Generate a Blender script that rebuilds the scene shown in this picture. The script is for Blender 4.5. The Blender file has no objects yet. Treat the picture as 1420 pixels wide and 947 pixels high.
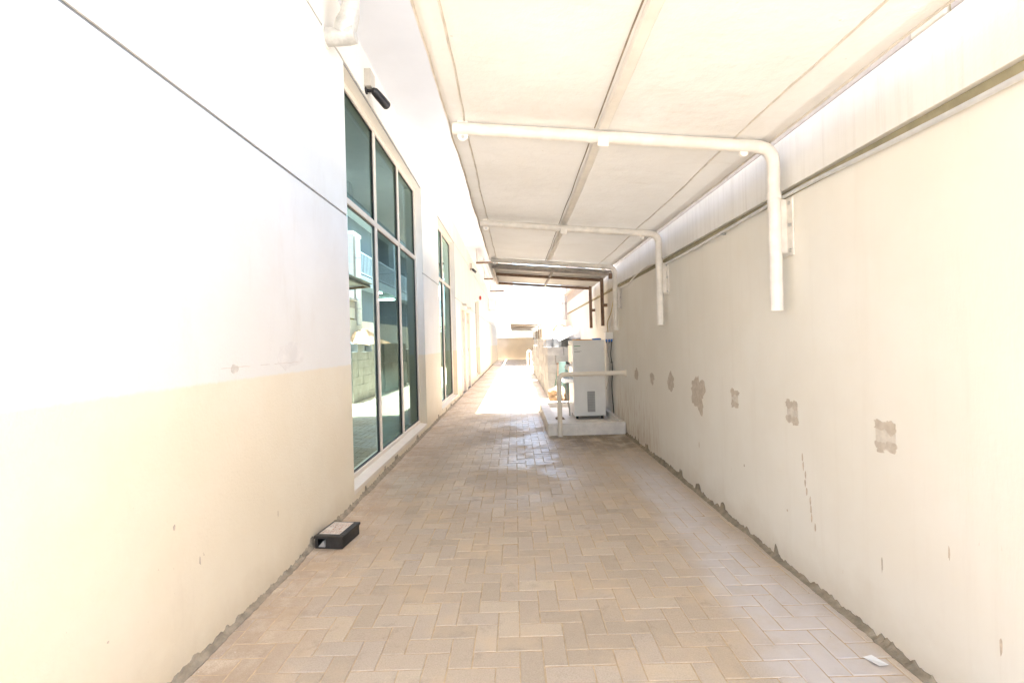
import bpy, bmesh, math, random
from mathutils import Vector, Matrix, noise
random.seed(7)
R = math.radians
S = bpy.context.scene
C = S.collection

# ------------------------------------------------------------------ camera
F, H = 660.0, 1.33
cam = bpy.data.cameras.new('camera')
cam.sensor_width = 36.0
cam.lens = F / 1420.0 * 36.0
cam.shift_x = -4.0 / 1420.0
cam.shift_y = 1.5 / 1420.0
cam.clip_start = 0.02
cam.clip_end = 3000
camo = bpy.data.objects.new('camera', cam)
C.objects.link(camo)
camo.location = (0, 0, H)
camo.rotation_euler = (R(90), R(1.5), 0)
S.camera = camo

# ------------------------------------------------------------------ light
SUN_EL, SUN_TRAVEL = 80.0, (-1.0, -0.08)      # the sun stands high beyond the boundary wall
w = bpy.data.worlds.new('World'); S.world = w; w.use_nodes = True
nt = w.node_tree
bg = nt.nodes['Background']
sky = nt.nodes.new('ShaderNodeTexSky')
sky.sky_type = 'NISHITA'; sky.sun_disc = False
sky.sun_elevation = R(SUN_EL)
sky.sun_rotation = math.atan2(-SUN_TRAVEL[0], -SUN_TRAVEL[1])
sky.dust_density = 3.0; sky.air_density = 1.0; sky.ozone_density = 1.0
nt.links.new(sky.outputs[0], bg.inputs[0])
bg.inputs[1].default_value = 0.15
sun = bpy.data.lights.new('sun', 'SUN')
sun.energy = 4.5; sun.angle = R(0.6); sun.color = (1.0, 0.985, 0.965)
suno = bpy.data.objects.new('sun', sun); C.objects.link(suno)
tv = Vector((SUN_TRAVEL[0], SUN_TRAVEL[1], 0)).normalized() * math.cos(R(SUN_EL)) + Vector((0, 0, -math.sin(R(SUN_EL))))
suno.rotation_euler = tv.to_track_quat('-Z', 'Y').to_euler()
suno.location = (0, -20, 40)
vs = S.view_settings
vs.view_transform = 'Standard'; vs.look = 'None'; vs.gamma = 1.0; vs.use_curve_mapping = False
vs.exposure = 3.25
cy = S.cycles
cy.max_bounces = 10; cy.diffuse_bounces = 6; cy.glossy_bounces = 4; cy.transparent_max_bounces = 8
cy.caustics_reflective = False; cy.caustics_refractive = False
cy.sample_clamp_indirect = 6.0
cy.use_denoising = True

# ------------------------------------------------------------------ materials
def new_mat(name):
    m = bpy.data.materials.new(name); m.use_nodes = True
    return m, m.node_tree, m.node_tree.nodes['Principled BSDF']

class NT:
    def __init__(s, t): s.t = t
    def n(s, ty, **kw):
        x = s.t.nodes.new(ty)
        for k, v in kw.items(): setattr(x, k, v)
        return x
    def l(s, a, b): s.t.links.new(a, b)
    def pos(s, scale=(1, 1, 1), obj=False):
        g = s.n('ShaderNodeTexCoord').outputs['Object'] if obj else s.n('ShaderNodeNewGeometry').outputs['Position']
        mp = s.n('ShaderNodeMapping'); mp.inputs['Scale'].default_value = scale
        s.l(g, mp.inputs['Vector']); return mp.outputs[0]
    def noise(s, vec, scale, detail=4, rough=0.6):
        x = s.n('ShaderNodeTexNoise'); x.inputs['Scale'].default_value = scale
        x.inputs['Detail'].default_value = detail; x.inputs['Roughness'].default_value = rough
        s.l(vec, x.inputs['Vector']); return x.outputs['Fac']
    def rng(s, v, a, b, c=0.0, d=1.0):
        x = s.n('ShaderNodeMapRange', interpolation_type='SMOOTHSTEP')
        x.inputs[1].default_value = a; x.inputs[2].default_value = b
        x.inputs[3].default_value = c; x.inputs[4].default_value = d
        s.l(v, x.inputs[0]); return x.outputs[0]
    def math(s, op, a, b):
        x = s.n('ShaderNodeMath', operation=op)
        for i, v in enumerate((a, b)):
            if isinstance(v, (int, float)): x.inputs[i].default_value = v
            else: s.l(v, x.inputs[i])
        return x.outputs[0]
    def mix(s, f, a, b, mode='MIX'):
        x = s.n('ShaderNodeMix', data_type='RGBA', blend_type=mode)
        for i, v in ((0, f), (6, a), (7, b)):
            if isinstance(v, (int, float)): x.inputs[i].default_value = v
            elif isinstance(v, tuple): x.inputs[i].default_value = v + (1,) if len(v) == 3 else v
            else: s.l(v, x.inputs[i])
        return x.outputs[2]
    def bump(s, h, st, dist, bs):
        x = s.n('ShaderNodeBump'); x.inputs['Strength'].default_value = st; x.inputs['Distance'].default_value = dist
        s.l(h, x.inputs['Height']); s.l(x.outputs[0], bs.inputs['Normal'])
    def xyz(s):
        g = s.n('ShaderNodeNewGeometry'); x = s.n('ShaderNodeSeparateXYZ'); s.l(g.outputs['Position'], x.inputs[0]); return x.outputs

def simple(name, col, rough=0.5, metal=0.0, var=0.12, scale=9.0, bump=0.0, bscale=60.0, spec=0.4):
    m, t, b = new_mat(name); k = NT(t)
    p = k.pos()
    f = k.rng(k.noise(p, scale), 0.3, 0.75)
    dark = tuple(c * (1 - var) for c in col)
    k.l(k.mix(f, dark, col), b.inputs['Base Color'])
    b.inputs['Roughness'].default_value = rough; b.inputs['Metallic'].default_value = metal
    b.inputs['Specular IOR Level'].default_value = spec
    if bump: k.bump(k.noise(p, bscale, 3), bump, 0.004, b)
    return m

M = {}
def mk_left_wall():
    m, t, b = new_mat('painted_plaster_two_tone'); k = NT(t)
    p = k.pos(); z = k.xyz()[2]
    wob = k.math('MULTIPLY', k.math('SUBTRACT', k.noise(p, 22, 6, 0.75), 0.5), 0.030)
    zz = k.math('ADD', z, wob)
    f = k.rng(zz, 1.170, 1.190)
    up = k.mix(k.rng(k.noise(p, 1.3, 5), 0.35, 0.75), (0.745, 0.72, 0.665), (0.79, 0.775, 0.73))
    lo = k.mix(k.rng(k.noise(p, 1.7, 5), 0.3, 0.75), (0.755, 0.672, 0.515), (0.79, 0.722, 0.58))
    c = k.mix(f, lo, up)
    fine = k.rng(k.noise(k.pos((1, 1, 0.25)), 7, 6, 0.7), 0.52, 0.85)
    c = k.mix(k.math('MULTIPLY', fine, 0.22), c, (0.56, 0.46, 0.34))
    specks = k.rng(k.noise(p, 38, 2), 0.745, 0.77)
    lowz = k.rng(z, 1.0, 0.2)
    c = k.mix(k.math('MULTIPLY', k.math('MULTIPLY', specks, lowz), 0.6), c, (0.30, 0.21, 0.13))
    # grime rising a hand's breadth above the paving
    g = k.math('MULTIPLY', k.rng(k.math('ADD', z, k.math('MULTIPLY', k.noise(p, 5, 5), 0.35)), 0.42, 0.12), 0.35)
    c = k.mix(g, c, (0.52, 0.42, 0.28))
    k.l(c, b.inputs['Base Color']); b.inputs['Roughness'].default_value = 0.62
    b.inputs['Specular IOR Level'].default_value = 0.3
    k.bump(k.math('ADD', k.noise(p, 90, 3), k.math('MULTIPLY', k.noise(p, 9, 3), 1.2)), 0.42, 0.005, b)
    return m
M['left_wall'] = mk_left_wall()

def mk_right_wall():
    m, t, b = new_mat('beige_boundary_plaster'); k = NT(t)
    p = k.pos(); xyz = k.xyz(); y, z = xyz[1], xyz[2]
    c = k.mix(k.rng(k.noise(p, 1.1, 5), 0.3, 0.75), (0.75, 0.72, 0.645), (0.795, 0.78, 0.72))
    st = k.rng(k.noise(k.pos((1, 3.2, 0.22)), 3.0, 6, 0.7), 0.50, 0.85)
    c = k.mix(k.math('MULTIPLY', st, 0.20), c, (0.58, 0.51, 0.42))
    # rust and splash stains beside the water cooler
    my = k.math('MULTIPLY', k.rng(y, 4.6, 6.4), k.rng(y, 8.2, 7.0))
    mz = k.rng(z, 0.95, 0.1)
    rs = k.rng(k.noise(k.pos((1, 6, 0.9)), 2.6, 5, 0.7), 0.42, 0.72)
    c = k.mix(k.math('MULTIPLY', k.math('MULTIPLY', my, mz), k.math('MULTIPLY', rs, 0.75)), c, (0.40, 0.235, 0.13))
    # long scrapes and splashes low on the wall
    sp = k.rng(k.noise(k.pos((1, 12, 2.2)), 3.2, 4, 0.7), 0.69, 0.73)
    c = k.mix(k.math('MULTIPLY', k.math('MULTIPLY', sp, k.rng(z, 0.9, 0.5)), 0.45), c, (0.47, 0.32, 0.20))
    g = k.math('MULTIPLY', k.rng(k.math('ADD', z, k.math('MULTIPLY', k.noise(p, 4, 5), 0.4)), 0.5, 0.15), 0.35)
    c = k.mix(g, c, (0.50, 0.41, 0.29))
    k.l(c, b.inputs['Base Color']); b.inputs['Roughness'].default_value = 0.75
    b.inputs['Specular IOR Level'].default_value = 0.25
    h = k.math('ADD', k.noise(k.pos((1, 1, 0.15)), 120, 3), k.noise(p, 40, 3))
    k.bump(h, 0.16, 0.003, b)
    return m
M['right_wall'] = mk_right_wall()

def mk_band():
    m, t, b = new_mat('weathered_white_band'); k = NT(t)
    p = k.pos()
    c = k.mix(k.rng(k.noise(p, 2, 5), 0.3, 0.75), (0.73, 0.715, 0.67), (0.79, 0.78, 0.745))
    st = k.rng(k.noise(k.pos((1, 7, 0.25)), 4.0, 5, 0.7), 0.45, 0.8)
    c = k.mix(k.math('MULTIPLY', st, 0.4), c, (0.52, 0.49, 0.43))
    k.l(c, b.inputs['Base Color']); b.inputs['Roughness'].default_value = 0.8
    k.bump(k.noise(p, 70, 4), 0.35, 0.004, b)
    return m
M['band'] = mk_band()

def mk_paver():
    m, t, b = new_mat('concrete_paver'); k = NT(t)
    p = k.pos(); xyz = k.xyz(); x, y = xyz[0], xyz[1]
    oi = k.n('ShaderNodeObjectInfo'); ge = k.n('ShaderNodeNewGeometry')
    r = k.math('FRACT', k.math('ADD', oi.outputs['Random'], k.math('MULTIPLY', ge.outputs['Random Per Island'], 3.7)), 0)
    ramp = k.n('ShaderNodeValToRGB'); k.l(r, ramp.inputs[0])
    e = ramp.color_ramp.elements
    e[0].position = 0; e[0].color = (0.468, 0.386, 0.29, 1.0)
    e[1].position = 1; e[1].color = (0.603, 0.503, 0.374, 1.0)
    for q, col in ((0.25, (0.515, 0.425, 0.322)), (0.5, (0.548, 0.45, 0.339)), (0.75, (0.515, 0.439, 0.353))):
        z_ = e.new(q); z_.color = col + (1,)
    c = ramp.outputs[0]
    grain = k.rng(k.noise(p, 160, 3, 0.7), 0.3, 0.7)
    c = k.mix(k.math('MULTIPLY', grain, 0.36), c, (0.26, 0.205, 0.15))
    # blown sand lying on the stones
    sand = k.rng(k.noise(p, 2.2, 6, 0.65), 0.46, 0.70)
    c = k.mix(k.math('MULTIPLY', sand, 0.70), c, (0.60, 0.465, 0.315))
    blot = k.rng(k.noise(p, 6, 5, 0.7), 0.56, 0.72)
    c = k.mix(k.math('MULTIPLY', blot, 0.3), c, (0.25, 0.195, 0.15))
    # brown soil trodden in along the building and in odd patches
    soil = k.math('MULTIPLY', k.rng(k.math('ADD', x, k.math('MULTIPLY', k.math('SUBTRACT', k.noise(p, 2.5, 5), 0.5), 0.8)), -0.75, -1.25), k.rng(k.noise(p, 5, 6, 0.7), 0.3, 0.62))
    c = k.mix(k.math('MULTIPLY', soil, 0.6), c, (0.33, 0.235, 0.15))
    odd = k.rng(k.noise(p, 1.1, 6, 0.72), 0.56, 0.70)
    c = k.mix(k.math('MULTIPLY', odd, 0.35), c, (0.34, 0.26, 0.18))
    # pale cement dust spilled along the boundary wall
    xd = k.math('ADD', x, k.math('MULTIPLY', k.math('SUBTRACT', k.noise(p, 1.6, 4), 0.5), 0.42))
    d = k.math('MULTIPLY', k.rng(xd, 0.93, 1.17), k.rng(xd, 1.56, 1.30))
    d = k.math('MULTIPLY', d, k.math('MULTIPLY', k.rng(y, 6.2, 4.2), k.rng(k.noise(p, 9, 5), 0.2, 0.6, 0.55, 1.0)))
    c = k.mix(k.math('MULTIPLY', d, 0.80), c, (0.60, 0.565, 0.55))
    # damp, grimy ground in front of the tray
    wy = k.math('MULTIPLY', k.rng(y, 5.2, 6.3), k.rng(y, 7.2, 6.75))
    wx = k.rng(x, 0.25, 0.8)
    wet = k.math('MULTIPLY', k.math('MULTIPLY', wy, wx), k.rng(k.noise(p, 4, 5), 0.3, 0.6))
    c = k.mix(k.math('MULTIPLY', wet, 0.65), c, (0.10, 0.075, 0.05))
    k.l(c, b.inputs['Base Color'])
    shine = k.math('MULTIPLY', k.math('MULTIPLY', k.rng(y, 3.0, 4.6), k.rng(k.noise(p, 1.2, 4), 0.38, 0.58)), k.rng(x, 1.0, 0.5))
    rr = k.math('SUBTRACT', k.rng(k.noise(p, 24, 4), 0.3, 0.7, 0.62, 0.82), k.math('MULTIPLY', shine, 0.34))
    k.l(rr, b.inputs['Roughness'])
    b.inputs['Specular IOR Level'].default_value = 0.45
    k.bump(k.math('ADD', k.noise(p, 220, 3, 0.7), k.math('MULTIPLY', k.noise(p, 30, 4), 0.8)), 0.28, 0.003, b)
    return m
M['paver'] = mk_paver()
M['sand'] = simple('joint_sand', (0.60, 0.46, 0.30), 0.95, var=0.30, scale=20, bump=0.5, bscale=180, spec=0.1)
M['ground'] = simple('sandy_ground', (0.41, 0.385, 0.35), 0.95, var=0.25, scale=0.6, bump=0.3, bscale=20, spec=0.1)
M['cement'] = simple('rough_cement', (0.36, 0.305, 0.225), 0.95, var=0.40, scale=14, bump=0.8, bscale=90, spec=0.15)
def mk_patch():
    m, t, b = new_mat('bare_plaster_patch'); k = NT(t)
    p = k.pos()
    c = k.mix(k.rng(k.noise(p, 30, 4), 0.3, 0.7), (0.47, 0.41, 0.335), (0.58, 0.52, 0.44))
    c = k.mix(k.rng(k.noise(p, 55, 6, 0.75), 0.60, 0.72), c, (0.74, 0.71, 0.655))   # old paint still clinging on
    k.l(c, b.inputs['Base Color']); b.inputs['Roughness'].default_value = 0.9
    k.bump(k.noise(p, 90, 4), 0.5, 0.004, b)
    return m
M['patch'] = mk_patch()
M['patch_pale'] = simple('pale_adhesive', (0.69, 0.645, 0.57), 0.9, var=0.2, scale=30, bump=0.4, bscale=120, spec=0.15)
M['filler'] = simple('wall_filler', (0.78, 0.745, 0.69), 0.8, var=0.12, scale=12, bump=0.3)
M['scuff'] = simple('rust_scuff', (0.68, 0.575, 0.46), 0.9, var=0.3, scale=40)
M['pipe_white'] = simple('white_painted_steel', (0.82, 0.79, 0.735), 0.42, var=0.16, scale=11, bump=0.12, bscale=30)
M['fabric_edge'] = simple('canopy_seam_cloth', (0.74, 0.69, 0.61), 0.8, var=0.25, scale=9)
M['batten'] = simple('cream_painted_batten', (0.86, 0.835, 0.78), 0.6, var=0.10, scale=8)
M['cream_frame'] = simple('cream_powder_coat', (0.73, 0.665, 0.565), 0.42, var=0.05)
M['rail'] = simple('cream_pvc_pipe', (0.83, 0.765, 0.66), 0.35, var=0.08, scale=8)
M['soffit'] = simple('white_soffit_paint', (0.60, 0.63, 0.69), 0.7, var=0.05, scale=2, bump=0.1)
M['bead'] = simple('grey_groove_bead', (0.30, 0.295, 0.28), 0.6, var=0.2, scale=20)
M['olive'] = simple('olive_mortar_and_shade', (0.44, 0.39, 0.25), 0.9, var=0.25, scale=10, bump=0.4)
M['coping'] = simple('lilac_grey_block', (0.56, 0.52, 0.505), 0.85, var=0.15, scale=12, bump=0.35)
M['coping_pale'] = simple('pale_block', (0.72, 0.68, 0.61), 0.85, var=0.15, scale=12, bump=0.35)
M['conduit'] = simple('pale_zinc_conduit', (0.70, 0.71, 0.715), 0.4, metal=0.35, var=0.15, scale=12)
M['steel'] = simple('galvanised_conduit', (0.62, 0.63, 0.63), 0.32, metal=0.9, var=0.2, scale=12)
M['chrome'] = simple('bright_metal', (0.72, 0.71, 0.69), 0.22, metal=1.0, var=0.1)
M['grey_steel'] = simple('weathered_grey_steel', (0.36, 0.325, 0.29), 0.7, var=0.3, scale=14)
M['brown_steel'] = simple('rusty_brown_steel', (0.24, 0.155, 0.105), 0.7, var=0.35, scale=14, bump=0.3)
M['sheet'] = simple('grey_roof_sheet', (0.70, 0.69, 0.665), 0.55, var=0.15, scale=3)
M['lagging'] = simple('silver_pipe_lagging', (0.60, 0.585, 0.545), 0.5, metal=0.25, var=0.25, scale=16, bump=0.9, bscale=38)
M['black'] = simple('black_plastic', (0.022, 0.022, 0.026), 0.38, var=0.3, scale=20)
M['black_box'] = simple('dusty_black_plastic', (0.04, 0.037, 0.034), 0.55, var=0.45, scale=14, bump=0.15)
M['grey_plastic'] = simple('grey_plastic', (0.50, 0.47, 0.42), 0.5, var=0.12)
M['white_enamel'] = simple('white_enamel_sheet', (0.84, 0.84, 0.82), 0.33, var=0.06, scale=4)
M['dark_slot'] = simple('dark_slot', (0.10, 0.10, 0.095), 0.7)
M['grille'] = simple('grille_mesh_grey', (0.42, 0.42, 0.405), 0.55)
M['blue'] = simple('blue_plastic', (0.05, 0.20, 0.62), 0.4)
M['orange'] = simple('orange_plastic', (0.72, 0.38, 0.07), 0.5)
M['green_mark'] = simple('green_print', (0.12, 0.36, 0.16), 0.6)
M['grey_mark'] = simple('grey_print', (0.36, 0.36, 0.36), 0.6)
M['tray'] = simple('white_painted_curb', (0.83, 0.79, 0.73), 0.6, var=0.18, scale=9, bump=0.25)
M['block'] = simple('grey_concrete_block', (0.40, 0.395, 0.38), 0.92, var=0.25, scale=5, bump=0.6, bscale=70, spec=0.1)
M['board'] = simple('pale_board', (0.70, 0.69, 0.66), 0.7)
M['tarp'] = simple('peach_sheeting', (0.66, 0.40, 0.235), 0.7, var=0.3, scale=5, bump=0.3, bscale=18)
M['bag'] = simple('white_plastic_bag', (0.74, 0.76, 0.80), 0.4, var=0.2, scale=10)
M['sack'] = simple('brown_sack_cloth', (0.36, 0.255, 0.165), 0.9, var=0.35, scale=12, bump=0.6, bscale=90)
M['far_wall'] = simple('peach_painted_wall', (0.77, 0.67, 0.54), 0.8, var=0.1, scale=1.5, bump=0.1)
M['pale_wall'] = simple('pale_cream_wall', (0.73, 0.66, 0.57), 0.8, var=0.08, scale=1.5, bump=0.1)
M['slate'] = simple('darkened_render', (0.10, 0.11, 0.115), 0.7, var=0.1, scale=0.6)
M['door'] = simple('pale_pink_door_paint', (0.66, 0.575, 0.51), 0.45, var=0.08, scale=3)
M['interior'] = simple('interior_wall_paint', (0.50, 0.53, 0.51), 0.8)
M['interior_floor'] = simple('interior_floor_tile', (0.22, 0.225, 0.22), 0.45)
M['slab'] = simple('mezzanine_concrete_white', (0.40, 0.43, 0.43), 0.7)
M['railing'] = simple('white_railing_paint', (0.62, 0.65, 0.65), 0.4)
M['red'] = simple('red_alarm_plastic', (0.45, 0.04, 0.03), 0.4)
M['paper'] = simple('white_paper', (0.80, 0.80, 0.79), 0.8, var=0.1, scale=30)
M['label'] = simple('pale_label_paper', (0.66, 0.60, 0.52), 0.75, var=0.3, scale=40)
M['label_red'] = simple('faded_red_print', (0.50, 0.29, 0.20), 0.75, var=0.3, scale=40)
M['yellow_cable'] = simple('yellowed_cable', (0.66, 0.52, 0.22), 0.5)
M['bird'] = simple('white_dropping', (0.85, 0.85, 0.82), 0.8)
M['pebble'] = simple('pale_grit', (0.62, 0.55, 0.46), 0.9, var=0.3, scale=60)

def mk_fabric():
    m, t, b = new_mat('canopy_fabric'); k = NT(t)
    p = k.pos()
    c = k.mix(k.rng(k.noise(p, 1.6, 6, 0.65), 0.3, 0.75), (0.69, 0.67, 0.625), (0.76, 0.745, 0.71))
    st = k.rng(k.noise(k.pos((0.6, 2.5, 1)), 3.2, 6, 0.7), 0.55, 0.85)
    c = k.mix(k.math('MULTIPLY', st, 0.35), c, (0.48, 0.40, 0.30))
    yv = k.xyz()[1]
    nz = k.math('MULTIPLY', k.math('SUBTRACT', k.noise(k.pos((1.6, 1, 1)), 3.5, 6, 0.7), 0.35), 1.6)
    for fy in (2.65, 4.766, 6.86):
        near = k.rng(k.math('ABSOLUTE', k.math('SUBTRACT', yv, fy - 0.10), 0), 0.42, 0.0)
        c = k.mix(k.math('MULTIPLY', k.math('MULTIPLY', near, nz), 0.42), c, (0.44, 0.37, 0.28))
    sp = k.rng(k.noise(p, 26, 2), 0.74, 0.78)
    c = k.mix(k.math('MULTIPLY', sp, 0.35), c, (0.42, 0.33, 0.23))
    # upper side darkened in the colour to cut bounce onto the soffit
    dark_top = k.mix(k.rng(k.noise(p, 3, 5), 0.3, 0.7), (0.13, 0.115, 0.095), (0.18, 0.16, 0.13))
    gn = k.n('ShaderNodeNewGeometry')
    bf = k.math('SUBTRACT', 1.0, gn.outputs['Backfacing'])
    c = k.mix(bf, c, dark_top)
    k.l(c, b.inputs['Base Color']); b.inputs['Roughness'].default_value = 0.6
    k.bump(k.math('ADD', k.noise(p, 7, 4), k.math('MULTIPLY', k.noise(p, 240, 2), 0.12)), 0.5, 0.02, b)
    tr = k.n('ShaderNodeBsdfTranslucent'); k.l(c, tr.inputs['Color'])
    mx = k.n('ShaderNodeMixShader'); mx.inputs[0].default_value = 0.018
    k.l(b.outputs[0], mx.inputs[1]); k.l(tr.outputs[0], mx.inputs[2])
    k.l(mx.outputs[0], t.nodes['Material Output'].inputs[0])
    return m
M['fabric'] = mk_fabric()

def mk_net():
    m, t, b = new_mat('green_netting'); k = NT(t)
    b.inputs['Base Color'].default_value = (0.155, 0.235, 0.205, 1); b.inputs['Roughness'].default_value = 0.8
    tp = k.n('ShaderNodeBsdfTransparent'); tp.inputs[0].default_value = (0.75, 0.9, 0.85, 1)
    mx = k.n('ShaderNodeMixShader'); mx.inputs[0].default_value = 0.32
    k.l(b.outputs[0], mx.inputs[1]); k.l(tp.outputs[0], mx.inputs[2])
    k.l(mx.outputs[0], t.nodes['Material Output'].inputs[0])
    return m
M['net'] = mk_net()

def mk_glass():
    m, t, b = new_mat('green_tinted_glass'); k = NT(t)
    t.nodes.remove(b)
    tp = k.n('ShaderNodeBsdfTransparent'); tp.inputs[0].default_value = (0.36, 0.60, 0.53, 1)
    gl = k.n('ShaderNodeBsdfGlossy'); gl.inputs['Roughness'].default_value = 0.0
    gl.inputs['Color'].default_value = (0.56, 0.77, 0.73, 1)
    fr = k.n('ShaderNodeFresnel'); fr.inputs['IOR'].default_value = 1.52
    mx = k.n('ShaderNodeMixShader')
    k.l(k.math('MULTIPLY', fr.outputs[0], 1.0), mx.inputs[0])
    k.l(tp.outputs[0], mx.inputs[1]); k.l(gl.outputs[0], mx.inputs[2])
    k.l(mx.outputs[0], t.nodes['Material Output'].inputs[0])
    return m
M['glass'] = mk_glass()

def emis(name, col, st):
    m, t, b = new_mat(name)
    b.inputs['Base Color'].default_value = col + (1,)
    b.inputs['Emission Color'].default_value = col + (1,); b.inputs['Emission Strength'].default_value = st
    return m
M['tube'] = emis('lit_fluorescent_tube', (0.90, 1.0, 0.98), 14.0)
M['exit_green'] = emis('green_lit_sign', (0.02, 0.30, 0.12), 0.35)

# ------------------------------------------------------------------ builders
class MB:
    def __init__(s): s.v = []; s.f = []
    def add(s, vs_, fs):
        o = len(s.v); s.v += [tuple(v) for v in vs_]; s.f += [tuple(i + o for i in f) for f in fs]; return s
    def box(s, x0, x1, y0, y1, z0, z1):
        return s.add([(x0, y0, z0), (x1, y0, z0), (x1, y1, z0), (x0, y1, z0), (x0, y0, z1), (x1, y0, z1), (x1, y1, z1), (x0, y1, z1)],
                     [(0, 3, 2, 1), (4, 5, 6, 7), (0, 1, 5, 4), (1, 2, 6, 5), (2, 3, 7, 6), (3, 0, 4, 7)])
    def tube(s, pts, r, n=16, caps=True):
        pts = [Vector(p) for p in pts]; rs = r if isinstance(r, (list, tuple)) else [r] * len(pts)
        d0 = (pts[1] - pts[0]).normalized()
        up = Vector((0, 0, 1)) if abs(d0.z) < 0.9 else Vector((1, 0, 0))
        a = d0.cross(up).normalized(); vs_ = []
        for i, p in enumerate(pts):
            if i == 0: d = d0
            elif i == len(pts) - 1: d = (pts[i] - pts[i - 1]).normalized()
            else: d = ((pts[i] - pts[i - 1]).normalized() + (pts[i + 1] - pts[i]).normalized()).normalized()
            a = (a - d * a.dot(d)).normalized(); b = d.cross(a)
            for q in range(n):
                t = 2 * math.pi * q / n
                vs_.append(p + (a * math.cos(t) + b * math.sin(t)) * rs[i])
        fs = []
        for i in range(len(pts) - 1):
            for q in range(n):
                q2 = (q + 1) % n
                fs.append((i * n + q, i * n + q2, (i + 1) * n + q2, (i + 1) * n + q))
        if caps:
            fs.append(tuple(range(n - 1, -1, -1))); k = (len(pts) - 1) * n
            fs.append(tuple(range(k, k + n)))
        return s.add(vs_, fs)
    def bar(s, a, b, wd, ht, up=(0, 0, 1)):
        a, b = Vector(a), Vector(b); d = (b - a).normalized(); u = Vector(up)
        sd = d.cross(u).normalized(); u = sd.cross(d).normalized()
        vs_ = []
        for p in (a, b):
            for i, j in ((-1, -1), (1, -1), (1, 1), (-1, 1)): vs_.append(p + sd * i * wd / 2 + u * j * ht / 2)
        return s.add(vs_, [(0, 3, 2, 1), (4, 5, 6, 7), (0, 1, 5, 4), (1, 2, 6, 5), (2, 3, 7, 6), (3, 0, 4, 7)])
    def build(s, name, mat, parent=None, smooth=False, bevel=0.0, seg=2):
        me = bpy.data.meshes.new(name); me.from_pydata(s.v, [], s.f)
        bm = bmesh.new(); bm.from_mesh(me)
        bmesh.ops.recalc_face_normals(bm, faces=bm.faces)
        if bevel:
            bmesh.ops.bevel(bm, geom=[e for e in bm.edges if len(e.link_faces) == 2 and e.calc_face_angle(0) > 0.6],
                            offset=bevel, segments=seg, profile=0.7, affect='EDGES', clamp_overlap=True)
        if smooth:
            for f in bm.faces: f.smooth = True
            for e in bm.edges:
                if len(e.link_faces) == 2 and e.calc_face_angle(0) > 0.7: e.smooth = False
        bm.to_mesh(me); bm.free()
        me.materials.append(M[mat])
        return place(me, name, parent)

def wloc(o):
    l = Vector((0, 0, 0))
    while o: l += o.location; o = o.parent
    return l
def place(me, name, parent=None, loc=None):
    """Mesh coordinates are world coordinates; the origin is moved to the mesh's own centre."""
    if loc is None:
        c = sum((v.co for v in me.vertices), Vector()) / len(me.vertices)
        c.z = min(v.co.z for v in me.vertices)
        me.transform(Matrix.Translation(-c)); loc = c
    o = bpy.data.objects.new(name, me); C.objects.link(o)
    o.parent = parent
    o.location = Vector(loc) - (wloc(parent) if parent else Vector())
    return o
def tag(o, label=None, cat=None, group=None, kind=None):
    if label: o['label'] = label
    if cat: o['category'] = cat
    if group: o['group'] = group
    if kind: o['kind'] = kind
    return o
def thing(name, loc, label, cat, group=None):
    o = bpy.data.objects.new(name, None); C.objects.link(o); o.location = loc
    o.empty_display_size = 0.2
    return tag(o, label, cat, group)
def arc(c, u, v, r, a0, a1, n=8):
    c, u, v = Vector(c), Vector(u), Vector(v)
    return [c + u * r * math.cos(a0 + (a1 - a0) * i / n) + v * r * math.sin(a0 + (a1 - a0) * i / n) for i in range(n + 1)]

LW, RW = -1.394, 1.547            # faces of the left building and of the boundary wall
GLX = -1.522                      # glass plane

# ------------------------------------------------------------------ ground and paving
g = MB().add([(-600, -600, -0.03), (600, -600, -0.03), (600, 900, -0.03), (-600, 900, -0.03)], [(0, 1, 2, 3)]).build('ground', 'ground')
tag(g, 'bare sandy ground around the paved alley', 'ground', kind='structure')
PX0, PX1, PY0, PY1 = LW + 0.004, RW - 0.004, -3.0, 37.9
pav = MB().box(PX0, PX1, PY0, PY1, -0.028, -0.0030).build('pavement', 'sand')
tag(pav, 'herringbone paved alley floor with sandy joints', 'pavement', kind='structure')

U, JT, CH = 0.1, 0.0038, 0.0032
OX, OY = -0.213 % U, 1.955 % U
def paver_geo(x0, x1, y0, y1, zb=-0.02):
    """Chamfered paver, top at z = 0."""
    c = min(CH, (x1 - x0) * 0.3, (y1 - y0) * 0.3)
    v = [(x0, y0, zb), (x1, y0, zb), (x1, y1, zb), (x0, y1, zb),
         (x0, y0, -0.0028), (x1, y0, -0.0028), (x1, y1, -0.0028), (x0, y1, -0.0028),
         (x0 + c, y0 + c, 0), (x1 - c, y0 + c, 0), (x1 - c, y1 - c, 0), (x0 + c, y1 - c, 0)]
    f = [(8, 9, 10, 11)]
    for i in range(4):
        j = (i + 1) % 4
        f += [(i, j, 4 + j, 4 + i), (4 + i, 4 + j, 8 + j, 8 + i)]
    return v, f
cells = []
i0, i1 = int(math.floor((PX0 - OX) / U)) - 2, int(math.ceil((PX1 - OX) / U)) + 2
j0, j1 = int(math.floor((PY0 - OY) / U)) - 2, int(math.ceil((PY1 - OY) / U)) + 2
oi, oj = round((-0.213 - OX) / U), round((1.955 - OY) / U)     # a cell known to start a crosswise paver
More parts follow.
